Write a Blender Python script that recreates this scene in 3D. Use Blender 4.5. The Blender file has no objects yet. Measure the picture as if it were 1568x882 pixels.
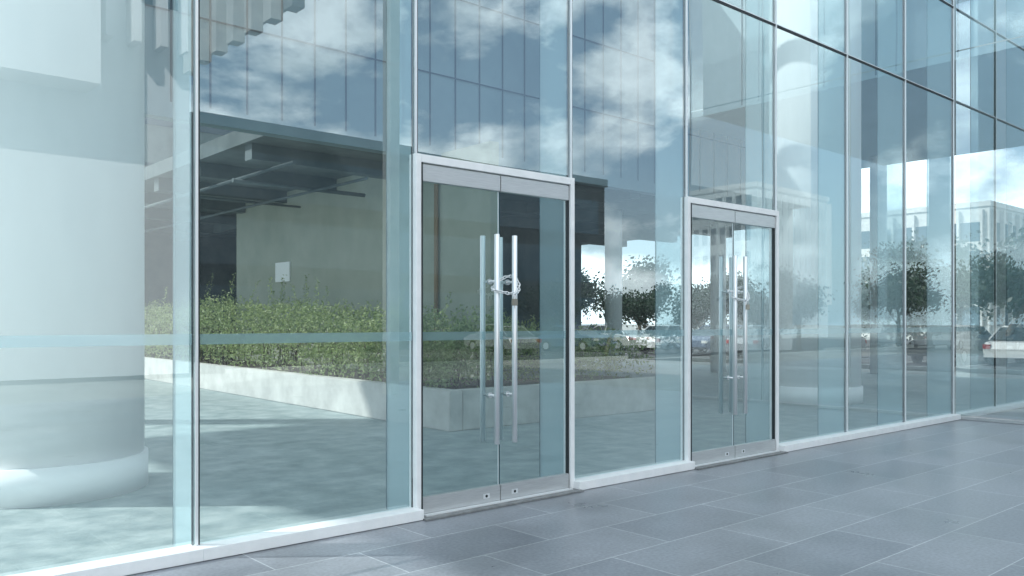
import bpy, bmesh, math, random
from mathutils import Vector, Matrix, noise
random.seed(7)
scene = bpy.context.scene
col = scene.collection
R = math.radians

# ------------------------------------------------------------------ materials
def new_mat(name):
    m = bpy.data.materials.new(name); m.use_nodes = True
    nt = m.node_tree
    for n in list(nt.nodes): nt.nodes.remove(n)
    out = nt.nodes.new('ShaderNodeOutputMaterial')
    return m, nt, out

def pbr(name, c1, c2=None, rough=0.6, metal=0.0, scale=3.0, bump=0.0, bscale=60.0, contrast=(0.35, 0.65), stretch=None, rough2=None):
    m, nt, out = new_mat(name)
    b = nt.nodes.new('ShaderNodeBsdfPrincipled')
    b.inputs['Base Color'].default_value = (*c1, 1)
    b.inputs['Roughness'].default_value = rough
    b.inputs['Metallic'].default_value = metal
    geo = nt.nodes.new('ShaderNodeNewGeometry')
    vec = geo.outputs['Position']
    if stretch:
        mp = nt.nodes.new('ShaderNodeMapping'); mp.inputs['Scale'].default_value = stretch
        nt.links.new(vec, mp.inputs['Vector']); vec = mp.outputs['Vector']
    if c2 is not None:
        n = nt.nodes.new('ShaderNodeTexNoise'); n.inputs['Scale'].default_value = scale
        n.inputs['Detail'].default_value = 8; n.inputs['Roughness'].default_value = 0.62
        nt.links.new(vec, n.inputs['Vector'])
        r = nt.nodes.new('ShaderNodeValToRGB')
        r.color_ramp.elements[0].position = contrast[0]; r.color_ramp.elements[1].position = contrast[1]
        r.color_ramp.elements[0].color = (*c1, 1); r.color_ramp.elements[1].color = (*c2, 1)
        nt.links.new(n.outputs['Fac'], r.inputs['Fac'])
        nt.links.new(r.outputs['Color'], b.inputs['Base Color'])
        if rough2 is not None:
            mr = nt.nodes.new('ShaderNodeMapRange')
            mr.inputs['From Min'].default_value = .3; mr.inputs['From Max'].default_value = .7
            mr.inputs['To Min'].default_value = rough; mr.inputs['To Max'].default_value = rough2
            nt.links.new(n.outputs['Fac'], mr.inputs['Value']); nt.links.new(mr.outputs['Result'], b.inputs['Roughness'])
    if bump:
        n2 = nt.nodes.new('ShaderNodeTexNoise'); n2.inputs['Scale'].default_value = bscale; n2.inputs['Detail'].default_value = 4
        nt.links.new(vec, n2.inputs['Vector'])
        bp = nt.nodes.new('ShaderNodeBump'); bp.inputs['Strength'].default_value = bump; bp.inputs['Distance'].default_value = 0.01
        nt.links.new(n2.outputs['Fac'], bp.inputs['Height']); nt.links.new(bp.outputs['Normal'], b.inputs['Normal'])
    nt.links.new(b.outputs['BSDF'], out.inputs['Surface'])
    return m

def glass(name, tint=(0.86, 0.955, 0.96), base=0.21, gain=0.46, power=2.2, dirt=0.03):
    m, nt, out = new_mat(name)
    tr = nt.nodes.new('ShaderNodeBsdfTransparent'); tr.inputs['Color'].default_value = (*tint, 1)
    gl = nt.nodes.new('ShaderNodeBsdfGlossy'); gl.inputs['Roughness'].default_value = 0.0
    gl.inputs['Color'].default_value = (0.90, 0.98, 1.0, 1)
    lw = nt.nodes.new('ShaderNodeLayerWeight'); lw.inputs['Blend'].default_value = 0.5
    pw = nt.nodes.new('ShaderNodeMath'); pw.operation = 'POWER'; pw.inputs[1].default_value = power
    nt.links.new(lw.outputs['Facing'], pw.inputs[0])
    ma = nt.nodes.new('ShaderNodeMath'); ma.operation = 'MULTIPLY_ADD'; ma.inputs[1].default_value = gain; ma.inputs[2].default_value = base
    ma.use_clamp = True
    nt.links.new(pw.outputs[0], ma.inputs[0])
    mx = nt.nodes.new('ShaderNodeMixShader')
    nt.links.new(ma.outputs[0], mx.inputs['Fac']); nt.links.new(tr.outputs[0], mx.inputs[1]); nt.links.new(gl.outputs[0], mx.inputs[2])
    df = nt.nodes.new('ShaderNodeBsdfDiffuse'); df.inputs['Color'].default_value = (0.7, 0.8, 0.82, 1)
    geo = nt.nodes.new('ShaderNodeNewGeometry')
    mp = nt.nodes.new('ShaderNodeMapping'); mp.inputs['Scale'].default_value = (2.0, 2.0, 0.35)
    nt.links.new(geo.outputs['Position'], mp.inputs['Vector'])
    n = nt.nodes.new('ShaderNodeTexNoise'); n.inputs['Scale'].default_value = 2.5; n.inputs['Detail'].default_value = 9
    nt.links.new(mp.outputs['Vector'], n.inputs['Vector'])
    mu = nt.nodes.new('ShaderNodeMath'); mu.operation = 'MULTIPLY'; mu.inputs[1].default_value = dirt * 2
    nt.links.new(n.outputs['Fac'], mu.inputs[0])
    m2 = nt.nodes.new('ShaderNodeMixShader')
    nt.links.new(mu.outputs[0], m2.inputs['Fac']); nt.links.new(mx.outputs[0], m2.inputs[1]); nt.links.new(df.outputs[0], m2.inputs[2])
    nt.links.new(m2.outputs[0], out.inputs['Surface'])
    return m

def film(name, color, opacity, gloss=0.12, tint=(0.88, 0.96, 0.975)):
    m, nt, out = new_mat(name)
    tr = nt.nodes.new('ShaderNodeBsdfTransparent'); tr.inputs['Color'].default_value = (*tint, 1)
    df = nt.nodes.new('ShaderNodeBsdfPrincipled'); df.inputs['Base Color'].default_value = (*color, 1); df.inputs['Roughness'].default_value = gloss
    mx = nt.nodes.new('ShaderNodeMixShader'); mx.inputs['Fac'].default_value = opacity
    nt.links.new(tr.outputs[0], mx.inputs[1]); nt.links.new(df.outputs[0], mx.inputs[2]); nt.links.new(mx.outputs[0], out.inputs['Surface'])
    return m

def leaf_mat(name, ca, cb, cc, tl=.4):
    m, nt, out = new_mat(name)
    geo = nt.nodes.new('ShaderNodeNewGeometry')
    n = nt.nodes.new('ShaderNodeTexNoise'); n.inputs['Scale'].default_value = 1.3; n.inputs['Detail'].default_value = 3
    nt.links.new(geo.outputs['Position'], n.inputs['Vector'])
    ad = nt.nodes.new('ShaderNodeMath'); ad.operation = 'MULTIPLY_ADD'; ad.inputs[1].default_value = 0.55; ad.inputs[2].default_value = -0.02
    nt.links.new(geo.outputs['Random Per Island'], ad.inputs[0])
    a2 = nt.nodes.new('ShaderNodeMath'); a2.operation = 'MULTIPLY_ADD'; a2.inputs[1].default_value = 0.5
    nt.links.new(n.outputs['Fac'], a2.inputs[0]); nt.links.new(ad.outputs[0], a2.inputs[2])
    r = nt.nodes.new('ShaderNodeValToRGB')
    r.color_ramp.elements[0].position = 0.1; r.color_ramp.elements[0].color = (*ca, 1)
    r.color_ramp.elements[1].position = 0.9; r.color_ramp.elements[1].color = (*cc, 1)
    e = r.color_ramp.elements.new(0.55); e.color = (*cb, 1)
    nt.links.new(a2.outputs[0], r.inputs['Fac'])
    b = nt.nodes.new('ShaderNodeBsdfPrincipled'); b.inputs['Roughness'].default_value = 0.45
    nt.links.new(r.outputs['Color'], b.inputs['Base Color'])
    t = nt.nodes.new('ShaderNodeBsdfTranslucent'); nt.links.new(r.outputs['Color'], t.inputs['Color'])
    mx = nt.nodes.new('ShaderNodeMixShader'); mx.inputs['Fac'].default_value = tl
    nt.links.new(b.outputs[0], mx.inputs[1]); nt.links.new(t.outputs[0], mx.inputs[2]); nt.links.new(mx.outputs[0], out.inputs['Surface'])
    return m

def paving_mat():
    m, nt, out = new_mat('paving_tiles')
    b = nt.nodes.new('ShaderNodeBsdfPrincipled')
    geo = nt.nodes.new('ShaderNodeNewGeometry')
    br = nt.nodes.new('ShaderNodeTexBrick')
    br.offset = 0.5; br.inputs['Scale'].default_value = 1.0
    br.inputs['Brick Width'].default_value = 1.2; br.inputs['Row Height'].default_value = 0.6
    br.inputs['Mortar Size'].default_value = 0.004; br.inputs['Mortar Smooth'].default_value = 0.2
    br.inputs['Color1'].default_value = (0.205, 0.222, 0.252, 1); br.inputs['Color2'].default_value = (0.265, 0.282, 0.312, 1)
    br.inputs['Mortar'].default_value = (0.48, 0.51, 0.53, 1); br.inputs['Bias'].default_value = -0.1
    nt.links.new(geo.outputs['Position'], br.inputs['Vector'])
    n = nt.nodes.new('ShaderNodeTexNoise'); n.inputs['Scale'].default_value = 0.9; n.inputs['Detail'].default_value = 8; n.inputs['Roughness'].default_value = .62
    nt.links.new(geo.outputs['Position'], n.inputs['Vector'])
    n3 = nt.nodes.new('ShaderNodeTexNoise'); n3.inputs['Scale'].default_value = 40; n3.inputs['Detail'].default_value = 6
    nt.links.new(geo.outputs['Position'], n3.inputs['Vector'])
    mr = nt.nodes.new('ShaderNodeMapRange'); mr.inputs['From Min'].default_value = .3; mr.inputs['From Max'].default_value = .7
    mr.inputs['To Min'].default_value = .74; mr.inputs['To Max'].default_value = 1.3
    nt.links.new(n.outputs['Fac'], mr.inputs['Value'])
    mr3 = nt.nodes.new('ShaderNodeMapRange'); mr3.inputs['From Min'].default_value = .3; mr3.inputs['From Max'].default_value = .7
    mr3.inputs['To Min'].default_value = .84; mr3.inputs['To Max'].default_value = 1.16
    nt.links.new(n3.outputs['Fac'], mr3.inputs['Value'])
    mm = nt.nodes.new('ShaderNodeMath'); mm.operation = 'MULTIPLY'
    nt.links.new(mr.outputs[0], mm.inputs[0]); nt.links.new(mr3.outputs[0], mm.inputs[1])
    vm = nt.nodes.new('ShaderNodeVectorMath'); vm.operation = 'SCALE'
    nt.links.new(br.outputs['Color'], vm.inputs[0]); nt.links.new(mm.outputs[0], vm.inputs['Scale'])
    nt.links.new(vm.outputs[0], b.inputs['Base Color'])
    rr = nt.nodes.new('ShaderNodeMapRange'); rr.inputs['From Min'].default_value = .3; rr.inputs['From Max'].default_value = .7
    rr.inputs['To Min'].default_value = .26; rr.inputs['To Max'].default_value = .42
    nt.links.new(n.outputs['Fac'], rr.inputs['Value']); nt.links.new(rr.outputs[0], b.inputs['Roughness'])
    bp = nt.nodes.new('ShaderNodeBump'); bp.inputs['Strength'].default_value = 0.25; bp.inputs['Distance'].default_value = 0.004
    ad = nt.nodes.new('ShaderNodeMath'); ad.operation = 'SUBTRACT'
    nt.links.new(n3.outputs['Fac'], ad.inputs[0]); nt.links.new(br.outputs['Fac'], ad.inputs[1])
    nt.links.new(ad.outputs[0], bp.inputs['Height']); nt.links.new(bp.outputs['Normal'], b.inputs['Normal'])
    nt.links.new(b.outputs[0], out.inputs['Surface'])
    return m

M = {}
M['glass'] = glass('facade_glass')
M['returnglass'] = glass('return_facade_glass', base=0.52, gain=0.30)
M['doorglass'] = glass('door_glass', tint=(0.70, 0.80, 0.81), base=0.17, gain=.40)
M['lightfilter'] = film('light_filter_sheet', (0.4, 0.48, 0.52), 0.3, tint=(.70, .76, .78))  # tint and opacity govern how much sky light enters the lobby
M['fin'] = film('fin_glass', (0.66, 0.79, 0.83), 0.33)
M['strip'] = film('frosted_strip', (0.66, 0.77, 0.81), 0.32, 0.6)
M['alu'] = pbr('white_aluminium', (0.88, 0.90, 0.91), (0.80, 0.83, 0.84), rough=0.35, scale=8)
M['silver'] = pbr('anodised_silver', (0.80, 0.83, 0.85), rough=0.35, metal=0.45)
M['steel'] = pbr('brushed_steel', (0.66, 0.68, 0.685), (0.54, 0.56, 0.57), rough=0.36, metal=0.7, scale=6, stretch=(1, 1, 40), rough2=.45)
M['tube'] = pbr('polished_tube_steel', (0.82, 0.84, 0.85), rough=0.28, metal=0.85)
M['gasket'] = pbr('black_gasket', (0.012, 0.018, 0.022), rough=0.5)
M['darkglass_edge'] = pbr('dark_glass_edge', (0.02, 0.07, 0.09), rough=0.2)
M['concrete'] = pbr('concrete', (0.46, 0.46, 0.44), (0.62, 0.62, 0.59), rough=0.85, scale=2.2, bump=.3)
M['floor'] = pbr('interior_concrete_floor', (0.20, 0.265, 0.27), (0.40, 0.46, 0.455), rough=0.45, scale=3.2, bump=.3, bscale=30, contrast=(.34, .68), rough2=.7)
M['white'] = pbr('white_painted_render', (0.90, 0.90, 0.90), (0.85, 0.86, 0.865), rough=0.7, scale=1.5, stretch=(1, 1, .25))
M['wall'] = pbr('beige_partition', (0.32, 0.35, 0.29), (0.38, 0.40, 0.34), rough=0.8, scale=1.2)
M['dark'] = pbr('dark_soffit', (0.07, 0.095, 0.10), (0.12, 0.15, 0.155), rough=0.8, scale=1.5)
M['beam'] = pbr('grey_beam', (0.16, 0.20, 0.20), (0.22, 0.26, 0.26), rough=0.8, scale=1.5)
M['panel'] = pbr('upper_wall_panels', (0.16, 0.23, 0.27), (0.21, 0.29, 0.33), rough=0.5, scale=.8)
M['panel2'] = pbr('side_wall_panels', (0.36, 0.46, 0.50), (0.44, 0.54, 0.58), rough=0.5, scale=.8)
M['joint'] = pbr('panel_joint', (0.03, 0.05, 0.07), rough=.7)
M['darkclad'] = pbr('dark_cladding', (0.030, 0.042, 0.048), (0.05, 0.065, 0.07), rough=.5, scale=.5)
M['paving'] = paving_mat()
M['stone'] = pbr('threshold_stone', (0.16, 0.17, 0.175), (0.26, 0.27, 0.275), rough=.6, scale=12)
M['asphalt'] = pbr('asphalt', (0.05, 0.05, 0.052), (0.075, 0.075, 0.077), rough=.9, scale=4)
M['ground'] = pbr('plaza_ground', (0.28, 0.28, 0.27), (0.40, 0.40, 0.38), rough=.9, scale=.4)
M['bark'] = pbr('bark', (0.09, 0.07, 0.05), (0.16, 0.13, 0.10), rough=.9, scale=9)
M['leaf'] = leaf_mat('tree_leaves', (0.010, 0.024, 0.016), (0.022, 0.048, 0.026), (0.05, 0.085, 0.045), tl=.3)
M['hedge'] = leaf_mat('hedge_leaves', (0.11, 0.155, 0.06), (0.31, 0.39, 0.17), (0.55, 0.60, 0.34), tl=.45)
M['soil'] = pbr('soil', (0.05, 0.04, 0.03), (0.10, 0.08, 0.06), rough=1, scale=12)
M['rubber'] = pbr('tyre_rubber', (0.02, 0.02, 0.02), rough=.8)
M['carglass'] = pbr('car_window', (0.02, 0.03, 0.035), rough=.08)
M['lamp'] = pbr('car_lamp', (0.7, 0.7, 0.68), rough=.15)
M['red'] = pbr('tail_lamp', (0.35, 0.02, 0.02), rough=.2)
M['paint'] = pbr('road_paint', (0.8, 0.8, 0.78), rough=.7)
M['pipe'] = pbr('rusty_pipe', (0.24, 0.16, 0.09), rough=.6)
M['brass'] = pbr('padlock_brass', (0.45, 0.42, 0.36), rough=.35, metal=.8)
M['window'] = pbr('building_window', (0.06, 0.10, 0.13), rough=.1)

# ------------------------------------------------------------------ geometry helpers
def link(o, parent=None):
    col.objects.link(o)
    if parent: o.parent = parent
    return o
def empty(name, loc=(0, 0, 0)):
    e = bpy.data.objects.new(name, None); e.location = loc; e.empty_display_size = .3
    return link(e)
def mesh_obj(name, bm, mats, parent=None, smooth=False):
    me = bpy.data.meshes.new(name); bm.to_mesh(me); bm.free()
    for m in (mats if isinstance(mats, (list, tuple)) else [mats]): me.materials.append(m)
    if smooth:
        for p in me.polygons: p.use_smooth = True
    return link(bpy.data.objects.new(name, me), parent)
def add_box(bm, a, b, mi=0):
    x0, y0, z0 = a; x1, y1, z1 = b
    v = [bm.verts.new(p) for p in [(x0,y0,z0),(x1,y0,z0),(x1,y1,z0),(x0,y1,z0),(x0,y0,z1),(x1,y0,z1),(x1,y1,z1),(x0,y1,z1)]]
    for f in [(0,3,2,1),(4,5,6,7),(0,1,5,4),(1,2,6,5),(2,3,7,6),(3,0,4,7)]:
        fc = bm.faces.new([v[i] for i in f]); fc.material_index = mi
    return v
def box(name, a, b, mat, parent=None, bevel=0.0):
    bm = bmesh.new(); add_box(bm, a, b)
    if bevel:
        bmesh.ops.bevel(bm, geom=bm.edges[:], offset=bevel, segments=2, affect='EDGES', profile=.5)
    return mesh_obj(name, bm, mat, parent)
def add_tube(bm, pts, rads, seg=10, mi=0, cap=True):
    rings = []
    pts = [Vector(p) for p in pts]
    for i, p in enumerate(pts):
        d = (pts[min(i+1, len(pts)-1)] - pts[max(i-1, 0)]).normalized()
        u = d.orthogonal().normalized() if i == 0 else (u - d * u.dot(d)).normalized()
        w = d.cross(u)
        r = rads[i] if isinstance(rads, (list, tuple)) else rads
        rings.append([bm.verts.new(p + (u*math.cos(2*math.pi*k/seg) + w*math.sin(2*math.pi*k/seg))*r) for k in range(seg)])
    for a, b in zip(rings, rings[1:]):
        for k in range(seg):
            f = bm.faces.new((a[k], a[(k+1) % seg], b[(k+1) % seg], b[k])); f.material_index = mi; f.smooth = True
    if cap:
        f = bm.faces.new(list(reversed(rings[0]))); f.material_index = mi
        f = bm.faces.new(rings[-1]); f.material_index = mi
def tube(name, pts, rads, mat, parent=None, seg=16):
    bm = bmesh.new(); add_tube(bm, pts, rads, seg); return mesh_obj(name, bm, mat, parent)
def sheet(name, pts, mat, parent=None):
    bm = bmesh.new(); bm.faces.new([bm.verts.new(p) for p in pts]); return mesh_obj(name, bm, mat, parent)

# ------------------------------------------------------------------ world, sun, camera
SUN = Vector((-0.78, 0.62, 0)).normalized(); EL = R(42)
sun_dir = Vector((SUN.x*math.cos(EL), SUN.y*math.cos(EL), math.sin(EL)))
w = bpy.data.worlds.new('World'); scene.world = w; w.use_nodes = True
nt = w.node_tree
bg = nt.nodes['Background']; bg.inputs['Strength'].default_value = 0.15
sky = nt.nodes.new('ShaderNodeTexSky'); sky.sky_type = 'NISHITA'; sky.sun_disc = False
sky.sun_elevation = EL; sky.sun_rotation = math.atan2(SUN.x, SUN.y) % (2*math.pi)
sky.air_density = 1.0; sky.dust_density = 0.8; sky.ozone_density = 1.0
tc = nt.nodes.new('ShaderNodeTexCoord')
sep = nt.nodes.new('ShaderNodeSeparateXYZ'); nt.links.new(tc.outputs['Generated'], sep.inputs[0])
mp = nt.nodes.new('ShaderNodeMapping'); mp.inputs['Scale'].default_value = (1.0, 1.0, 1.8); mp.inputs['Location'].default_value = (0.35, 0.1, 0.2)
nt.links.new(tc.outputs['Generated'], mp.inputs[0])
n = nt.nodes.new('ShaderNodeTexNoise'); n.inputs['Scale'].default_value = 4.6; n.inputs['Detail'].default_value = 14; n.inputs['Roughness'].default_value = 0.56; n.inputs['Distortion'].default_value = .15
nt.links.new(mp.outputs[0], n.inputs['Vector'])
zr = nt.nodes.new('ShaderNodeMapRange'); zr.inputs['From Min'].default_value = 0.0; zr.inputs['From Max'].default_value = 0.6
zr.inputs['To Min'].default_value = 0.12; zr.inputs['To Max'].default_value = -0.02
nt.links.new(sep.outputs['Z'], zr.inputs['Value'])
ad = nt.nodes.new('ShaderNodeMath'); ad.operation = 'ADD'; nt.links.new(n.outputs['Fac'], ad.inputs[0]); nt.links.new(zr.outputs[0], ad.inputs[1])
cr = nt.nodes.new('ShaderNodeValToRGB'); cr.color_ramp.elements[0].position = .53; cr.color_ramp.elements[1].position = .625
nt.links.new(ad.outputs[0], cr.inputs['Fac'])
n2 = nt.nodes.new('ShaderNodeTexNoise'); n2.inputs['Scale'].default_value = 9; n2.inputs['Detail'].default_value = 10; n2.inputs['Roughness'].default_value = .6
nt.links.new(mp.outputs[0], n2.inputs['Vector'])
cc = nt.nodes.new('ShaderNodeValToRGB'); cc.color_ramp.elements[0].position = .38; cc.color_ramp.elements[1].position = .62
cc.color_ramp.elements[0].color = (7.8, 9.1, 9.9, 1); cc.color_ramp.elements[1].color = (15.5, 16.9, 17.5, 1)
nt.links.new(n2.outputs['Fac'], cc.inputs['Fac'])
hz = nt.nodes.new('ShaderNodeMapRange'); hz.inputs['From Min'].default_value = 0.0; hz.inputs['From Max'].default_value = 0.18
hz.inputs['To Min'].default_value = 0.9; hz.inputs['To Max'].default_value = 0.20
nt.links.new(sep.outputs['Z'], hz.inputs['Value'])
hm = nt.nodes.new('ShaderNodeMixRGB'); hm.inputs[2].default_value = (5.2, 6.8, 7.9, 1)
nt.links.new(hz.outputs[0], hm.inputs['Fac']); nt.links.new(sky.outputs[0], hm.inputs[1])
mixc = nt.nodes.new('ShaderNodeMixRGB'); nt.links.new(cr.outputs['Color'], mixc.inputs['Fac'])
nt.links.new(hm.outputs[0], mixc.inputs[1]); nt.links.new(cc.outputs[0], mixc.inputs[2])
vz = nt.nodes.new('ShaderNodeMapRange'); vz.inputs['From Min'].default_value = 0.36; vz.inputs['From Max'].default_value = 0.62
vz.inputs['To Min'].default_value = 0.0; vz.inputs['To Max'].default_value = 0.85
nt.links.new(sep.outputs['Z'], vz.inputs['Value'])
vm_ = nt.nodes.new('ShaderNodeMixRGB'); vm_.inputs[2].default_value = (9.6, 10.6, 11.3, 1)
nt.links.new(vz.outputs[0], vm_.inputs['Fac']); nt.links.new(mixc.outputs[0], vm_.inputs[1])
nt.links.new(vm_.outputs[0], bg.inputs['Color'])

sl = bpy.data.lights.new('sun', 'SUN'); sl.energy = 5.0; sl.angle = R(0.5); sl.color = (1.0, 0.97, 0.93)
so = bpy.data.objects.new('sun', sl); so.rotation_euler = (-sun_dir).to_track_quat('-Z', 'Y').to_euler(); so.location = (0, 0, 40); link(so)

cam = bpy.data.cameras.new('camera'); cam.sensor_width = 36; cam.lens = 36*1300/1568
cam.shift_y = 53/1568; cam.clip_end = 2000; cam.clip_start = .05
co = bpy.data.objects.new('camera', cam); co.location = (0, -5.576, 1.55); co.rotation_euler = (R(90), 0, -math.atan2(.6602, .7511)); link(co)
scene.camera = co
scene.view_settings.view_transform = 'Standard'; scene.view_settings.look = 'None'; scene.view_settings.exposure = 0

# ------------------------------------------------------------------ ground
sheet('ground', [(-600,-600,-.012),(600,-600,-.012),(600,600,-.012),(-600,600,-.012)], M['ground'])
sheet('pavement', [(-16,-13,0),(15.5,-13,0),(15.5,0.0,0),(-16,0.0,0)], M['paving'])
sheet('lobby_floor', [(-16,0.0,-.004),(26,0.0,-.004),(26,34,-.004),(-16,34,-.004)], M['floor'])
sheet('road', [(-60,-19,-.006),(80,-19,-.006),(80,-60,-.006),(-60,-60,-.006)], M['asphalt'])
sheet('parking_lot', [(28,-18,-.004),(75,-18,-.004),(75,50,-.004),(28,50,-.004)], M['asphalt'])
bm = bmesh.new()
for i in range(14):
    y = 1.0 + i*2.7
    bm.faces.new([bm.verts.new(p) for p in [(32,y,.002),(37,y,.002),(37,y+.1,.002),(32,y+.1,.002)]])
for i in range(20):
    x = -8 + i*2.7
    bm.faces.new([bm.verts.new(p) for p in [(x,-30,.002),(x+.1,-30,.002),(x+.1,-25,.002),(x,-25,.002)]])
mesh_obj('parking_lines', bm, M['paint'])
bm = bmesh.new(); add_box(bm, (28.0, 0, -.02), (28.2, 50, .13)); mesh_obj('kerb', bm, M['concrete'])
bm = bmesh.new(); add_box(bm, (-60, -19.0, -.02), (-16.2, -18.8, .13)); add_box(bm, (10.3, -19.0, -.02), (28, -18.8, .13)); mesh_obj('kerb', bm, M['concrete'])

# ------------------------------------------------------------------ glass building
B = empty('glass_office_building')
MOD = 1.745
S = [2.13 + MOD*k for k in range(-6, 8)]
ZR = [0.088, 5.12, 6.62, 8.12, 9.62, 11.12]
DOORS = {7: 'a', 9: 'b'}
HEAD = 2.86
def pane(name, x0, x1, z0, z1, y=0.0, mat=None, parent=B, rot=None):
    me = bpy.data.meshes.new(name)
    hw, hh = (x1-x0)/2, (z1-z0)/2
    nx = 6; nz = 8; ph = random.random()*6
    vs = []; fs = []
    for j in range(nz+1):
        for i in range(nx+1):
            a = -1+2*i/nx; b = -1+2*j/nz
            dy = .0010*(1-a*a)*(1-b*b)*math.sin(ph)
            vs.append((a*hw, dy, b*hh))
    for j in range(nz):
        for i in range(nx):
            q = j*(nx+1)+i; fs.append((q, q+1, q+nx+2, q+nx+1))
    me.from_pydata(vs, [], fs); me.materials.append(mat or M['glass'])
    for p in me.polygons: p.use_smooth = True
    o = bpy.data.objects.new(name, me); o.location = ((x0+x1)/2, y, (z0+z1)/2)
    o.rotation_euler = (random.uniform(-.0016, .0016), 0, random.uniform(-.0022, .0022))
    return link(o, parent)
for i in range(len(S)-1):
    x0, x1 = S[i]+.012, S[i+1]-.012
    for r in range(len(ZR)-1):
        z0, z1 = ZR[r]+(.0 if r == 0 else .012), ZR[r+1]-.012
        if r == 0 and i in DOORS: z0 = HEAD+.03
        pane('glass_pane', x0, x1, z0, z1)
    if i not in DOORS:
        box('frosted_strip', (x0, .006, 1.405), (x1, .0075, 1.475), M['strip'], B)
        box('sill', (S[i], -.125, 0.004), (S[i+1], .05, .085), M['alu'], B, bevel=.004)
bm = bmesh.new(); bg_ = bmesh.new(); bf = bmesh.new(); be = bmesh.new()
for k, x in enumerate(S):
    door_l = k in DOORS; door_r = (k-1) in DOORS
    zb = HEAD if (door_l or door_r) else .086
    add_box(bm, (x-.011, -.022, zb), (x+.006, -.004, 11.1))
    add_box(bg_, (x+.0072, -.012, zb), (x+.020, .012, 11.1))
    add_box(bg_, (x-.024, .004, .06), (x-.014, .022, 11.1))
    add_box(bf, (x-.007, .026, .004), (x+.007, .40, 11.1))
    add_box(be, (x-.008, .401, .004), (x+.008, .407, 11.1))
mesh_obj('mullion_caps', bm, M['silver'], B); mesh_obj('gaskets', bg_, M['gasket'], B)
mesh_obj('glass_fins', bf, M['fin'], B); mesh_obj('fin_edges', be, M['darkglass_edge'], B)
bm = bmesh.new()
for z in ZR[1:]:
    add_box(bm, (S[0], -.010, z-.011), (S[-1], .012, z+.011))
mesh_obj('transom_joints', bm, M['gasket'], B)
bm = bmesh.new()
for z in ZR[1:]:
    add_box(bm, (S[0], -.0165, z+.0112), (S[-1], .004, z+.02))
mesh_obj('transom_caps', bm, M['silver'], B)
# return facade, square to the main one, more mirror-like
C0 = Vector((S[-1]+.03, 0, 0))
ret = bpy.data.objects.new('return_facade', None); ret.location = C0; ret.rotation_euler = (0, 0, -math.pi/2); link(ret, B)
for i in range(3):
    a, b = i*1.745+.03, (i+1)*1.745-.012
    p = pane('glass_pane', a, b, .07, 5.9, mat=M['returnglass'], parent=ret)
    p.rotation_euler = (0, 0, 0)
    p = pane('glass_pane', a, b, 5.92, 11.1, mat=M['returnglass'], parent=ret)
    p.rotation_euler = (0, 0, 0)
bm = bmesh.new(); bd = bmesh.new()
for i in range(1, 4):
    a = i*1.745
    add_box(bm, (a-.010, -.022, .06), (a+.006, -.004, 11.1)); add_box(bd, (a+.0072, -.012, .06), (a+.02, .012, 11.1))
mesh_obj('mullion_caps', bm, M['silver'], ret); mesh_obj('gaskets', bd, M['gasket'], ret)
box('sill', (0.03, -.03, .004), (5.22, .06, .05), M['steel'], ret)
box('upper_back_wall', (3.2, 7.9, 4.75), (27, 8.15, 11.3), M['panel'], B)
bm = bmesh.new()
x = 3.5
while x < 27:
    add_box(bm, (x, 7.885, 5.0), (x+.03, 7.898, 11.2)); x += .62
for z in (6.4, 8.0, 9.6): add_box(bm, (3.2, 7.88, z), (27, 7.884, z+.03))
mesh_obj('wall_panel_joints', bm, M['joint'], B)
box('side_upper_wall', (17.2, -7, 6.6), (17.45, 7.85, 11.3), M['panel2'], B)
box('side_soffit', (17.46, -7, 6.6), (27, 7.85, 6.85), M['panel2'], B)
bm = bmesh.new()
for y in (-5.4, -3.8, -2.2, -.6, 1.0, 2.6, 4.2, 5.8): add_box(bm, (17.185, y, 6.65), (17.198, y+.03, 11.2))
mesh_obj('side_wall_joints', bm, M['joint'], B)
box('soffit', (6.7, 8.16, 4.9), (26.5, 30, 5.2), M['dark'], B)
sheet('lobby_light_filter', [(3.0,.1,11.4),(27,.1,11.4),(27,8.15,11.4),(3.0,8.15,11.4)], M['lightfilter'], B)  # unseen see-through roof, put in to set the lobby's light level
bm = bmesh.new()
for k, x in enumerate(S[6:] + [16.1]): add_box(bm, (x-.05, .1, 11.05), (x+.05, 7.88, 11.38))
mesh_obj('roof_beams', bm, M['white'], B)
bm = bmesh.new()
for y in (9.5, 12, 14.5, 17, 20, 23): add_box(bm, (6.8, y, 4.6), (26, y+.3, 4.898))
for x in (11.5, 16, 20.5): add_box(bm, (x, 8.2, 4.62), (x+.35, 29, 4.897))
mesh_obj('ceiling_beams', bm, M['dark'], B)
bm = bmesh.new()
add_tube(bm, [(6.9, 10.6, 4.35), (9.9, 10.6, 4.35)], .045); add_tube(bm, [(7.1, 8.4, 4.42), (7.1, 26, 4.42)], .035)
add_tube(bm, [(8.6, 8.4, 4.3), (8.6, 24, 4.3)], .03); add_tube(bm, [(6.9, 13.6, 4.4), (9.9, 13.6, 4.4)], .03)
mesh_obj('ceiling_pipes', bm, M['dark'], B)
box('partition_wall', (10.0, 6.4, 0.0), (10.2, 17.6, 4.89), M['wall'], B)
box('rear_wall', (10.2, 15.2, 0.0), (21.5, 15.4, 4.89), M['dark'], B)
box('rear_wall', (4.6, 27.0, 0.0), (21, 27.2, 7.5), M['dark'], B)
tube('wall_pipe', [(9.94, 8.0, .6), (9.94, 8.0, 4.5)], .045, M['pipe'], B)
box('notice_board', (9.965, 14.3, 2.6), (9.996, 15.1, 3.1), M['white'], B)
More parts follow.
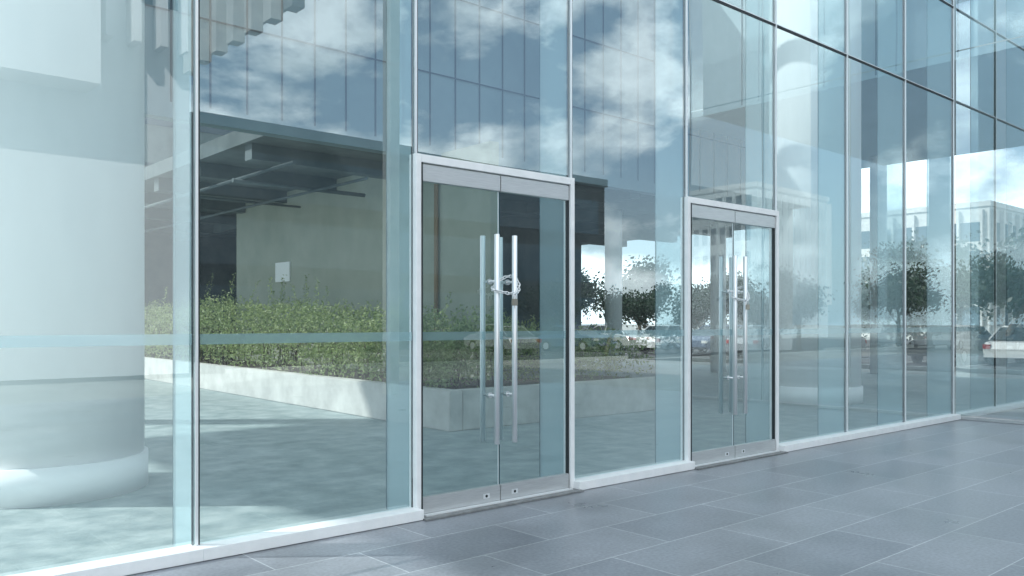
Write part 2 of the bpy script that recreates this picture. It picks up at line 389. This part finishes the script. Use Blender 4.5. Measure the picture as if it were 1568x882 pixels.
def pillar(name, x, y, r, h, base=None):
    e = empty(name, (x, y, 0))
    bm = bmesh.new(); add_tube(bm, [(0,0,-.004),(0,0,h)], r, 64); mesh_obj('shaft', bm, M['white'], e)
    if base:
        bm = bmesh.new(); add_tube(bm, [(0,0,-.003),(0,0,base)], r+.035, 64); mesh_obj('base', bm, M['white'], e)
    return e
pillar('round_column', 1.97, 3.25, .84, 11.3, .32)
pillar('round_column', 15.6, 3.1, .86, 11.3, .32)
for x, y in ((17.6, 10.2), (22.5, 10.2), (22.5, 3.5), (25.5, 6.5)):
    pillar('slim_pillar', x, y, .24, 4.9 if y > 8 else 6.6)
# unseen raised block, added to throw the long shade on lobby and pavement
W = empty('added_sun_blocker')
box('blocker_mass', (-14, 3.0, 19.8), (-9, 20.0, 34), M['white'], W)
bm = bmesh.new()
for zz in range(3):
    add_box(bm, (-8.998, 3.6, 21.4+zz*3.8), (-8.95, 19.4, 23.2+zz*3.8))
mesh_obj('windows', bm, M['window'], W)  # window bands dressing the added sun blocker
bm = bmesh.new()
for y in (15.6, 19.4):
    for x in (-13.3, -9.7): add_tube(bm, [(x, y, 0), (x, y, 19.79)], .35, 24)
for x in (-13.3, -9.7): add_tube(bm, [(x, 4.0, 0), (x, 4.0, 19.79)], .35, 24)
mesh_obj('blocker_posts', bm, M['white'], W)

# ------------------------------------------------------------------ doors
def build_door(x0, x1):
    D = empty('glass_double_door', ((x0+x1)/2, 0, 0)); hw = (x1-x0)/2; xc = (x0+x1)/2
    bm = bmesh.new()
    add_box(bm, (-hw-.018, -.045, .005), (-hw+.032, .055, HEAD+.03)); add_box(bm, (hw-.032, -.045, .005), (hw+.018, .055, HEAD+.03))
    add_box(bm, (-hw+.0325, -.0445, HEAD-.035), (hw-.0325, .054, HEAD+.029))
    bmesh.ops.bevel(bm, geom=bm.edges[:], offset=.003, segments=1, affect='EDGES')
    mesh_obj('frame', bm, M['alu'], D)
    bm = bmesh.new()
    add_box(bm, (-hw+.033, -.052, 0.003), (-hw+.040, .02, HEAD-.036)); add_box(bm, (hw-.040, -.02, 0.003), (hw-.033, .02, HEAD-.036))
    mesh_obj('frame_gasket', bm, M['gasket'], D)
    for sgn, nm in ((-1, 'left'), (1, 'right')):
        a, b = (-hw+.042, -.004) if sgn < 0 else (.004, hw-.042)
        L = bpy.data.objects.new('door_leaf_'+nm, None); link(L, D)
        pane('leaf_glass', a+.002, b-.002, .14, 2.70, y=0, mat=M['doorglass'], parent=L)
        bm = bmesh.new(); add_box(bm, (a, -.028, 2.68), (b, .028, 2.815)); bmesh.ops.bevel(bm, geom=bm.edges[:], offset=.003, segments=2, affect='EDGES'); mesh_obj('top_rail', bm, M['steel'], L)
        bm = bmesh.new(); add_box(bm, (a, -.028, .02), (b, .028, .155)); bmesh.ops.bevel(bm, geom=bm.edges[:], offset=.003, segments=2, affect='EDGES'); mesh_obj('bottom_rail', bm, M['steel'], L)
        bm = bmesh.new(); hx = sgn*.10
        cx = hx + sgn*.06
        add_box(bm, (cx-.035, -.031, .06), (cx+.035, -.0285, .10)); mesh_obj('lock_plate', bm, M['silver'], L)
        bm = bmesh.new(); add_tube(bm, [(cx, -.034, .08), (cx, -.031, .08)], .012, 16); mesh_obj('lock_cylinder', bm, M['gasket'], L)
        ex = (a+.001, a+.004) if sgn > 0 else (b-.004, b-.001)
        box('leaf_edge', (ex[0], -.006, .156), (ex[1], .006, 2.679), M['darkglass_edge'] if sgn > 0 else M['silver'], L)
        box('frosted_strip', (a+.006, .006, 1.405), (b-.006, .0075, 1.475), M['strip'], L)
        bm = bmesh.new()
        for ys in (-1, 1):
            yy = ys*.095
            add_tube(bm, [(hx, yy, .52), (hx, yy, .524), (hx, yy, 2.296), (hx, yy, 2.30)], [.019, .0235, .0235, .019], 20)
        for zz in (.93, 1.90):
            add_tube(bm, [(hx, -.095, zz), (hx, .095, zz)], .011, 14)
            for ys in (-1, 1):
                add_tube(bm, [(hx, ys*.004, zz), (hx, ys*.011, zz)], .024, 20)
        mesh_obj('pull_handles', bm, M['tube'], L)
    bm = bmesh.new(); add_box(bm, (-hw-.01, -.17, .003), (hw+.01, .06, .016)); mesh_obj('threshold', bm, M['stone'], D)
    bm = bmesh.new(); add_box(bm, (-hw+.05, -.09, .0165), (hw-.05, -.035, .024)); mesh_obj('threshold_strip', bm, M['silver'], D)
    C = empty('padlock_chain', (xc, -.095, 1.86))
    bm = bmesh.new()
    NL = 26; P = []
    for i in range(NL):
        t = 2*math.pi*i/NL
        P.append(Vector((.142*math.cos(t), .058*math.sin(t), .072*math.sin(t+.5)+.02*math.sin(2*t))))
    for i in range(NL):
        p, q = P[i], P[(i+1) % NL]; c = (p+q)/2; d = (q-p).normalized(); ln = (q-p).length*.72
        side = d.orthogonal().normalized(); side.rotate(Matrix.Rotation(math.pi/2*(i % 2)+.4, 3, d))
        loop = []
        for k in range(13):
            a = 2*math.pi*k/12
            loop.append(c + d*math.cos(a)*ln + side*math.sin(a)*.013)
        add_tube(bm, loop, .0045, 6, cap=False)
    mesh_obj('chain', bm, M['tube'], C)
    bm = bmesh.new(); add_box(bm, (.010, -.084, -.165), (.066, -.058, -.108)); bmesh.ops.bevel(bm, geom=bm.edges[:], offset=.005, segments=2, affect='EDGES')
    mesh_obj('padlock_body', bm, M['brass'], C)
    sh = [Vector((.037+.016*math.cos(a), -.071, -.08+.018*math.sin(a))) for a in [math.pi*k/10 for k in range(11)]]
    sh = [Vector((.053, -.071, -.11))] + sh + [Vector((.021, -.071, -.11))]
    bm = bmesh.new(); add_tube(bm, sh, .005, 8); mesh_obj('padlock_shackle', bm, M['tube'], C)
for i in DOORS: build_door(S[i], S[i+1])

# ------------------------------------------------------------------ planter + hedge
P = empty('concrete_planter')
def planter_wall(name, a, b, th=.22, h=.58):
    a = Vector(a); b = Vector(b); d = (b-a).normalized(); nrm = Vector((-d.y, d.x))
    bm = bmesh.new()
    pts = [a, b, b+nrm*th, a+nrm*th]
    lo = [bm.verts.new((p.x, p.y, -.003)) for p in pts]; hi = [bm.verts.new((p.x, p.y, h)) for p in pts]
    bm.faces.new(lo[::-1]); bm.faces.new(hi)
    for k in range(4): bm.faces.new((lo[k], lo[(k+1) % 4], hi[(k+1) % 4], hi[k]))
    bmesh.ops.recalc_face_normals(bm, faces=bm.faces[:])
    bmesh.ops.bevel(bm, geom=bm.edges[:], offset=.012, segments=2, affect='EDGES')
    mesh_obj(name, bm, M['concrete'], P)
planter_wall('wall_side', (8.2, 28.0), (7.3, 4.06))
planter_wall('wall_front', (7.525, 4.063), (12.6, 4.063), h=.578)
sheet('soil', [(7.5,4.25,.5),(12.5,4.25,.5),(12.5,6.3,.5),(9.95,6.3,.5),(9.95,28,.5),(8.2,28,.5)], M['soil'], P)

def add_leaf(bm, c, nrm, s, asp=.5):
    u = nrm.orthogonal().normalized(); u.rotate(Matrix.Rotation(random.uniform(0, 6.28), 3, nrm)); v = nrm.cross(u)
    bm.faces.new([bm.verts.new(c-u*s), bm.verts.new(c+v*s*asp+nrm*s*.15), bm.verts.new(c+u*s), bm.verts.new(c-v*s*asp+nrm*s*.15)])
def rnd():
    return Vector((random.gauss(0,1)-.3, random.gauss(0,1), random.gauss(0,1)+.7)).normalized()
bm = bmesh.new()
for i in range(50000):
    if random.random() < .86:
        y = 4.4 + 21*(random.random()**1.35); wl = 7.45+.037*(y-4.1); x0, x1 = wl+.0, 9.6
        x = x0 + (x1-x0)*(random.random()**1.4)
    else:
        x = random.uniform(9.2, 12.3); y = random.uniform(4.35, 6.0)
    nz = noise.noise(Vector((x*.9, y*.9, 0)))*.30 + noise.noise(Vector((x*3.1, y*3.1, 4)))*.2
    top = 1.50 + min(.5, .05*(y-4)) + nz
    if x > 9.2 and y < 6: top -= .15
    edge = min(1, (x-(7.45+.037*(y-4.1)))/.35+.35)
    top = .6+(top-.6)*max(.35, edge)
    z = .52 + (top-.52)*(random.random()**.55)
    if noise.noise(Vector((x*2.2, y*2.2, z*2.6))) < -.25: continue
    add_leaf(bm, Vector((x, y, z)), rnd(), random.uniform(.022, .05))
for i in range(170):
    y = 4.6+18*random.random(); x = random.uniform(7.8+.037*(y-4), 9.3); z0 = 1.45+min(.45, .045*(y-4))
    hgt = random.uniform(.1, .35) if random.random() < .86 else random.uniform(.45, .95)
    lean = Vector((random.uniform(-.35, .35), random.uniform(-.45, .35), 1))
    k = 0
    while k < hgt:
        for q in range(2):
            add_leaf(bm, Vector((x, y, z0))+lean*k+Vector((random.uniform(-.05,.05), random.uniform(-.05,.05), 0)), rnd(), random.uniform(.02, .04))
        k += .035
mesh_obj('hedge', bm, M['hedge'])
bm = bmesh.new()
for i in range(220):
    y = 4.6+20*random.random(); x = random.uniform(7.7+.037*(y-4), 9.3)
    add_tube(bm, [(x, y, .5), (x+random.uniform(-.1,.1), y+random.uniform(-.1,.1), .95), (x+random.uniform(-.25,.25), y+random.uniform(-.25,.25), 1.45)], [.012, .009, .004], 5)
mesh_obj('hedge_stems', bm, M['bark'], P)

# ------------------------------------------------------------------ trees
def tree_mesh(seed, H, crown):
    rs = random.Random(seed); bm = bmesh.new(); tips = []
    def branch(p, d, ln, r, lvl):
        pts = [p]; q = p.copy(); dd = d.copy()
        for k in range(4):
            dd = (dd + Vector((rs.uniform(-.2,.2), rs.uniform(-.2,.2), rs.uniform(-.05,.16)))).normalized(); q = q+dd*ln/4; pts.append(q.copy())
        add_tube(bm, pts, [r*(1-.15*k) for k in range(5)], 7 if lvl < 2 else 4, 0)
        if lvl >= 3: tips.append(q); return
        for k in range(4 if lvl < 2 else 3):
            a = rs.uniform(0, 6.28); t = rs.uniform(.45, 1.0); b0 = pts[min(4, int(t*4))]
            nd = (dd*rs.uniform(.45, .9) + Vector((math.cos(a), math.sin(a), rs.uniform(.0, .5)))*.8).normalized()
            branch(b0, nd, ln*rs.uniform(.55, .75), r*.48, lvl+1)
        tips.append(q)
    branch(Vector((0,0,-.02)), Vector((0,0,1)), H*.34, H*.022, 0)
    for t in tips:
        cr_ = crown*rs.uniform(.14, .25)
        for k in range(rs.randint(70, 120)):
            o = Vector((rs.gauss(0,1), rs.gauss(0,1), rs.gauss(0,.7)))*cr_*.55
            n_ = Vector((rs.gauss(0,1), rs.gauss(0,1), rs.gauss(0,1)+.4)).normalized(); s = rs.uniform(.06, .13)
            u = n_.orthogonal().normalized(); v = n_.cross(u); c = t+o
            f = bm.faces.new([bm.verts.new(c-u*s), bm.verts.new(c+v*s*.6), bm.verts.new(c+u*s), bm.verts.new(c-v*s*.6)]); f.material_index = 1
    me = bpy.data.meshes.new('tree'); bm.to_mesh(me); bm.free(); me.materials.append(M['bark']); me.materials.append(M['leaf']); return me
TM = [tree_mesh(s, 7.0, 4.2) for s in (3, 11, 25)]
tp = [(33,9.2,1.05),(39.5,9.6,1.15),(33,5.6,1.05),(46,14,1.3),(50,22,1.1),(42,6.0,1.3),(50,31,1.0),
      (32,26.5,1.0),(35.5,23.5,.95),(39,20.5,.95),(41,29,1.15),(30,30,1.0),(44,17,1.0),(47,9,1.2),
      (29,-21,.72),(33,-19.8,.8),(38,-21,.85),(43,-19.5,1.0),(48,-24,1.1),(56,-30,1.2),(36,-30,.9),(50,-34,1.0),(62,-22,1.2),(58,-40,1.1),
      (-19,-14.2,1.1),(-23,-16.8,1.2),(-20.5,-11.5,1.0),(-27,-14.5,1.25),(-30,-20.5,1.3),(-34,-17,1.2),(-38,-25,1.4),(-26,-10,1.1),(-40,-13,1.3)]
for k, (x, y, s) in enumerate(tp):
    o = bpy.data.objects.new('tree', TM[k % 3]); o.location = (x, y, -.01); o.rotation_euler = (0,0,k*1.7); o.scale = (s, s, s*random.uniform(.92, 1.1)); link(o)

# ------------------------------------------------------------------ cars
def car_paint(c): return pbr('car_paint', c, rough=.2)
cols = [car_paint(c) for c in ((.7,.7,.7), (.75,.76,.76), (.08,.09,.10), (.35,.36,.38), (.22,.24,.26), (.05,.08,.14))]
def car(loc, rot, paint):
    E = empty('parked_car', loc); E.rotation_euler = (0, 0, rot)
    prof = [(-2.15,.32),(-2.2,.62),(-2.05,.86),(-1.5,.93),(-.9,.96),(.95,.96),(1.7,.90),(2.15,.72),(2.2,.42),(2.1,.30)]
    def arch(cx):
        return [(cx+.36*math.cos(a), .30+.36*math.sin(a)) for a in [math.pi*k/8 for k in range(9)]]
    poly = prof + arch(1.35) + arch(-1.35)
    bm = bmesh.new(); N = len(poly); rings = []
    for yy, sc in ((-.88,.97),(-.80,1.0),(.80,1.0),(.88,.97)):
        rings.append([bm.verts.new((x*(sc if abs(x) > 1.8 else 1), yy, z if z < .5 or sc == 1 else z-.05)) for x, z in poly])
    for a, b in zip(rings, rings[1:]):
        for k in range(N): bm.faces.new((a[k], a[(k+1) % N], b[(k+1) % N], b[k]))
    bm.faces.new(rings[0]); bm.faces.new(rings[-1][::-1]); bmesh.ops.recalc_face_normals(bm, faces=bm.faces[:])
    mesh_obj('body', bm, paint, E)
    def loft(name, bot, top, z0, z1, w0, w1, mat):
        bm = bmesh.new()
        a = [bm.verts.new((x, y, z0)) for x, y in ((bot[0],-w0),(bot[1],-w0),(bot[1],w0),(bot[0],w0))]
        b = [bm.verts.new((x, y, z1)) for x, y in ((top[0],-w1),(top[1],-w1),(top[1],w1),(top[0],w1))]
        for k in range(4): bm.faces.new((a[k], a[(k+1) % 4], b[(k+1) % 4], b[k]))
        bm.faces.new(b); bm.faces.new(a[::-1]); mesh_obj(name, bm, mat, E)
    loft('windows', (-1.75,1.05), (-1.15,.35), .94, 1.38, .80, .62, M['carglass'])
    loft('roof', (-1.17,.37), (-1.05,.25), 1.381, 1.44, .635, .56, paint)
    bm = bmesh.new()
    for s in (-1, 1):
        for (xa, xb) in ((-1.77,-1.17),(1.07,.37),(-.32,-.32)):
            add_tube(bm, [(xa, s*.805, .94), (xb, s*.63, 1.39)], .03, 6)
    mesh_obj('window_pillars', bm, paint, E)
    for nm, x, y in (('wheel_1',1.35,.8),('wheel_2',1.35,-.8),('wheel_3',-1.35,.8),('wheel_4',-1.35,-.8)):
        bm = bmesh.new(); s = 1 if y > 0 else -1
        add_tube(bm, [(x, y-.1, .31), (x, y+.1, .31)], .31, 20, 0); add_tube(bm, [(x, y+s*.1, .31), (x, y+s*.112, .31)], .19, 14, 1)
        mesh_obj(nm, bm, [M['rubber'], M['silver']], E)
    for s in (-1, 1):
        box('headlamp', (2.08, s*.72-.14, .60), (2.2, s*.72+.14, .72), M['lamp'], E)
        box('tail_lamp', (-2.215, s*.74-.12, .62), (-2.1, s*.74+.12, .78), M['red'], E)
        box('mirror', (.75, s*.93-.07, .93), (.9, s*.93+.07, 1.05), paint, E)
k = 0
for i in range(11):
    if i in (3, 8): continue
    car((34.6, 2.45+i*2.7, 0), 0 if i % 2 else math.pi, cols[k % 6]); k += 1
for i in range(12, 19):
    if i in (13,): continue
    car((-6.65+i*2.7+2.7, -27.6, 0), math.pi/2 if i % 3 else -math.pi/2, cols[(k*5+i) % 6])
for i in range(4):
    car((-23.4, -9.0-i*2.8, -.01), 0 if i % 2 else math.pi, cols[(i*2+3) % 6])

# ------------------------------------------------------------------ neighbouring buildings
def block(name, x0, x1, y0, y1, h, storey=3.4, fins=1.6, wall='white', z0=4.2, wh=1.7):
    E = empty(name, ((x0+x1)/2, (y0+y1)/2, 0)); cx, cy = (x0+x1)/2, (y0+y1)/2
    a, b, c, d = x0-cx, x1-cx, y0-cy, y1-cy
    box('walls', (a, c, -.01), (b, d, h), M[wall], E)
    box('parapet', (a-.15, c-.15, h), (b+.15, d+.15, h+.5), M[wall], E)
    bm = bmesh.new(); bw = bmesh.new(); z = z0
    while z + 2 < h:
        add_box(bw, (a+.6, d+.001, z), (b-.6, d+.02, z+wh)); add_box(bw, (a-.02, c+.6, z), (a-.001, d-.6, z+wh))
        add_box(bw, (a+.6, c-.02, z), (b-.6, c-.001, z+wh))
        z += storey
    x = a+.5
    while x < b:
        add_box(bm, (x, d+.0205, 3.6), (x+.22, d+.55, h-.3)); add_box(bm, (x, c-.4, z0-.5), (x+.22, c-.0205, h-.3)); x += fins
    y = c+.5
    while y < d-.3 and fins < 50:
        add_box(bm, (a-.4, y, z0-.5), (a-.0205, y+.22, h-.3)); y += fins
    mesh_obj('windows', bw, M['window'], E); mesh_obj('fins', bm, M[wall], E)
    return E
def bright_wall():
    E = empty('white_office_block', (0, -21, 0))
    box('walls', (-16, -12, -.01), (9.9, 0, 24), M['white'], E)
    box('projecting_bay', (-16, .001, 8.2), (7.0, 1.3, 24), M['white'], E)
    bm = bmesh.new(); bw = bmesh.new()
    add_box(bw, (7.2, .001, 11.2), (9.6, .02, 14.2))
    x = 7.3
    while x < 9.8:
        add_box(bm, (x, .021, 9.8), (x+.22, .7, 23)); x += .75
    mesh_obj('windows', bw, M['window'], E); mesh_obj('fins', bm, M['white'], E)
    bm = bmesh.new(); add_box(bm, (9.95, .0, 9.6), (10.2, 11.5, 12.5)); 
    y = .3
    while y < 11.3:
        add_box(bm, (9.6, y, 9.2), (9.93, y+.45, 12.4)); y += 1.15
    mesh_obj('louvre_screen', bm, M['concrete'], E)
    bm = bmesh.new(); add_box(bm, (9.96, 11.1, 0), (10.19, 11.4, 9.59)); mesh_obj('screen_post', bm, M['concrete'], E)
bright_wall()
block('louvred_office_building', 74, 88, -50, -42, 15, fins=1.2, storey=2.8)
block('dark_glass_office', 11.5, 42, -48, -33, 10.6, fins=400, wall='darkclad', storey=3.2, z0=1.0, wh=2.2)
block('concrete_apartment_building', 90, 106, 26, 44, 13, fins=2.2, storey=2.8, wall='concrete', wh=1.9, z0=1.2)
block('grey_workshop_building', -5, 26, 38, 50, 14.5, fins=4.0, wall='beam', storey=3.6)
